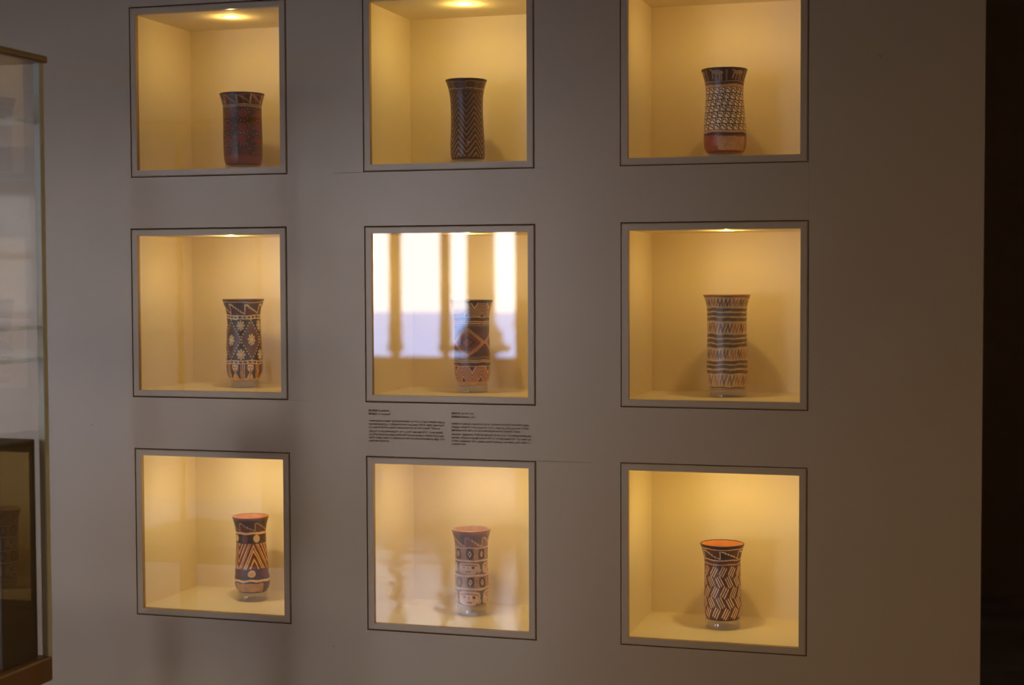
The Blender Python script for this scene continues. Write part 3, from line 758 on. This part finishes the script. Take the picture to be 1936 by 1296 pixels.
# ------------------------------------------------------------------ wall lettering: two small printed text blocks
def text_block(name, x0, z0, w, lines, lab, seed, slant=0.0):
    """Far too small to read in the photograph: rows of tiny letter strokes grouped into words."""
    t = empty(name, (x0, -.0006, z0)); tag(t, lab, 'wall text', 'printed text blocks under the middle niche'); rg = random.Random(seed)
    y = -.0002
    for (dz, length, lh, bold) in lines:
        V = []; F = []
        def quad(ax, az, bx, bz, th):
            dx, dz_ = bx-ax, bz-az; L = math.hypot(dx, dz_) or 1; nx, nz = -dz_/L*th/2, dx/L*th/2; i = len(V)
            V.extend([(ax-nx, y, az-nz), (bx-nx, y, bz-nz), (bx+nx, y, bz+nz), (ax+nx, y, az+nz)]); F.append((i, i+1, i+2, i+3))
        x = 0.0; xh = lh*.62; first = True
        while x < w*length - lh*.5:
            n = rg.choice((2, 3, 5, 6, 7, 8, 9, 10, 4)); bb = bold and first
            if bb: n = 6
            th = lh*(.22 if bb else .125); cw = lh*(.68 if bb else .50)
            for k in range(n):
                if x > w*length: break
                g = rg.random(); hgt = lh if (g < .22 or bb) else xh; base = -lh*.3 if g > .93 else 0
                quad(x+th/2, -lh+base, x+th/2, -lh+hgt, th)
                if g < .85: quad(x+th/2, -lh+xh-th/2, x+cw*.72, -lh+xh-th/2, th*.9)
                if .3 < g < .9: quad(x+cw*.72, -lh, x+cw*.72, -lh+xh, th)
                if g > .5 or bb: quad(x+th/2, -lh+th/2, x+cw*.72, -lh+th/2, th*.9)
                x += cw
            x += lh*.42; first = False
        V = [(a, b, c_+dz) for a, b, c_ in V]
        mesh_obj('text_line', V, F, M['ink'], t)
    return t
LH = .0052
def rows(short_last, third): 
    return [(0, .28, LH, True), (-.0078, .30, LH, True), (-.0232, 1.0, LH, False), (-.0306, 1.0, LH, False), (-.0380, third, LH, False),
            (-.0470, 1.0, LH, False), (-.0545, 1.0, LH, False), (-.0620, 1.0, LH, False), (-.0690, short_last, LH, False)]
zt = ZM - FH/2
text_block('wall_text', -.1945, zt-.0175, .1815, rows(.28, .94), 'small printed text block under the window-mirroring niche, the one nearer its left corner', 3)
text_block('wall_text', .0045, zt-.0200, .1840, rows(.18, .86), 'small printed text block under the window-mirroring niche, the one nearer its right corner', 4)

# ------------------------------------------------------------------ free-standing glass display case at the left edge
gc = empty('glass_display_case', (-.632, -.617, 0), 0)
tag(gc, 'free-standing glass display case with wooden top, out of focus at the left edge', 'display case')
CW, CD = .62, .46; zt, zb = ZM+.509, .78                            # it runs from x=-CW..0 and y=-CD..0
box('base', (-CW, -CD, zb-.05), (0, 0, zb), M['wood'], gc, .004)
for px_ in (-CW+.02, -.06):
    for py_ in (-CD+.02, -.06): box('leg', (px_, py_, 0), (px_+.04, py_+.04, zb-.05), M['wood'], gc, .003)
box('top', (-CW-.006, -CD-.006, zt), (.006, .006, zt+.014), M['wood'], gc, .003)
for px_, py_ in ((0, 0), (-CW, 0), (0, -CD), (-CW, -CD)):
    sx = -1 if px_ == 0 else 1; sy = -1 if py_ == 0 else 1
    box('corner_post', (min(px_, px_+sx*.015), min(py_, py_+sy*.015), zb), (max(px_, px_+sx*.015), max(py_, py_+sy*.015), zt), M['edge_glass'], gc, .002)
def sheet(a, b, cc, d): mesh_obj('glass_pane', [a, b, cc, d], [(0, 1, 2, 3)], M['pane'], gc)
sheet((-.003, -CD+.01, zb), (-.003, -.01, zb), (-.003, -.01, zt), (-.003, -CD+.01, zt))
sheet((-CW+.003, -.01, zb), (-CW+.003, -CD+.01, zb), (-CW+.003, -CD+.01, zt), (-CW+.003, -.01, zt))
sheet((-.01, -.003, zb), (-CW+.01, -.003, zb), (-CW+.01, -.003, zt), (-.01, -.003, zt))
sheet((-CW+.01, -CD+.003, zb), (-.01, -CD+.003, zb), (-.01, -CD+.003, zt), (-CW+.01, -CD+.003, zt))
for zz in (ZM+.392, ZM-.012, ZM-.075):
    box('shelf', (-CW+.012, -CD+.012, zz-.004), (-.012, -.012, zz+.004), M['shelf_glass'], gc)
db = box('display_block', (-.14, -.14, zb+.0005), (-.02, -.02, ZM-.233), M['dark_wood'], None, .003)
db.location = gc.location; db.rotation_euler = gc.rotation_euler
tag(db, 'dark stained wooden block standing inside the glass display case', 'block')
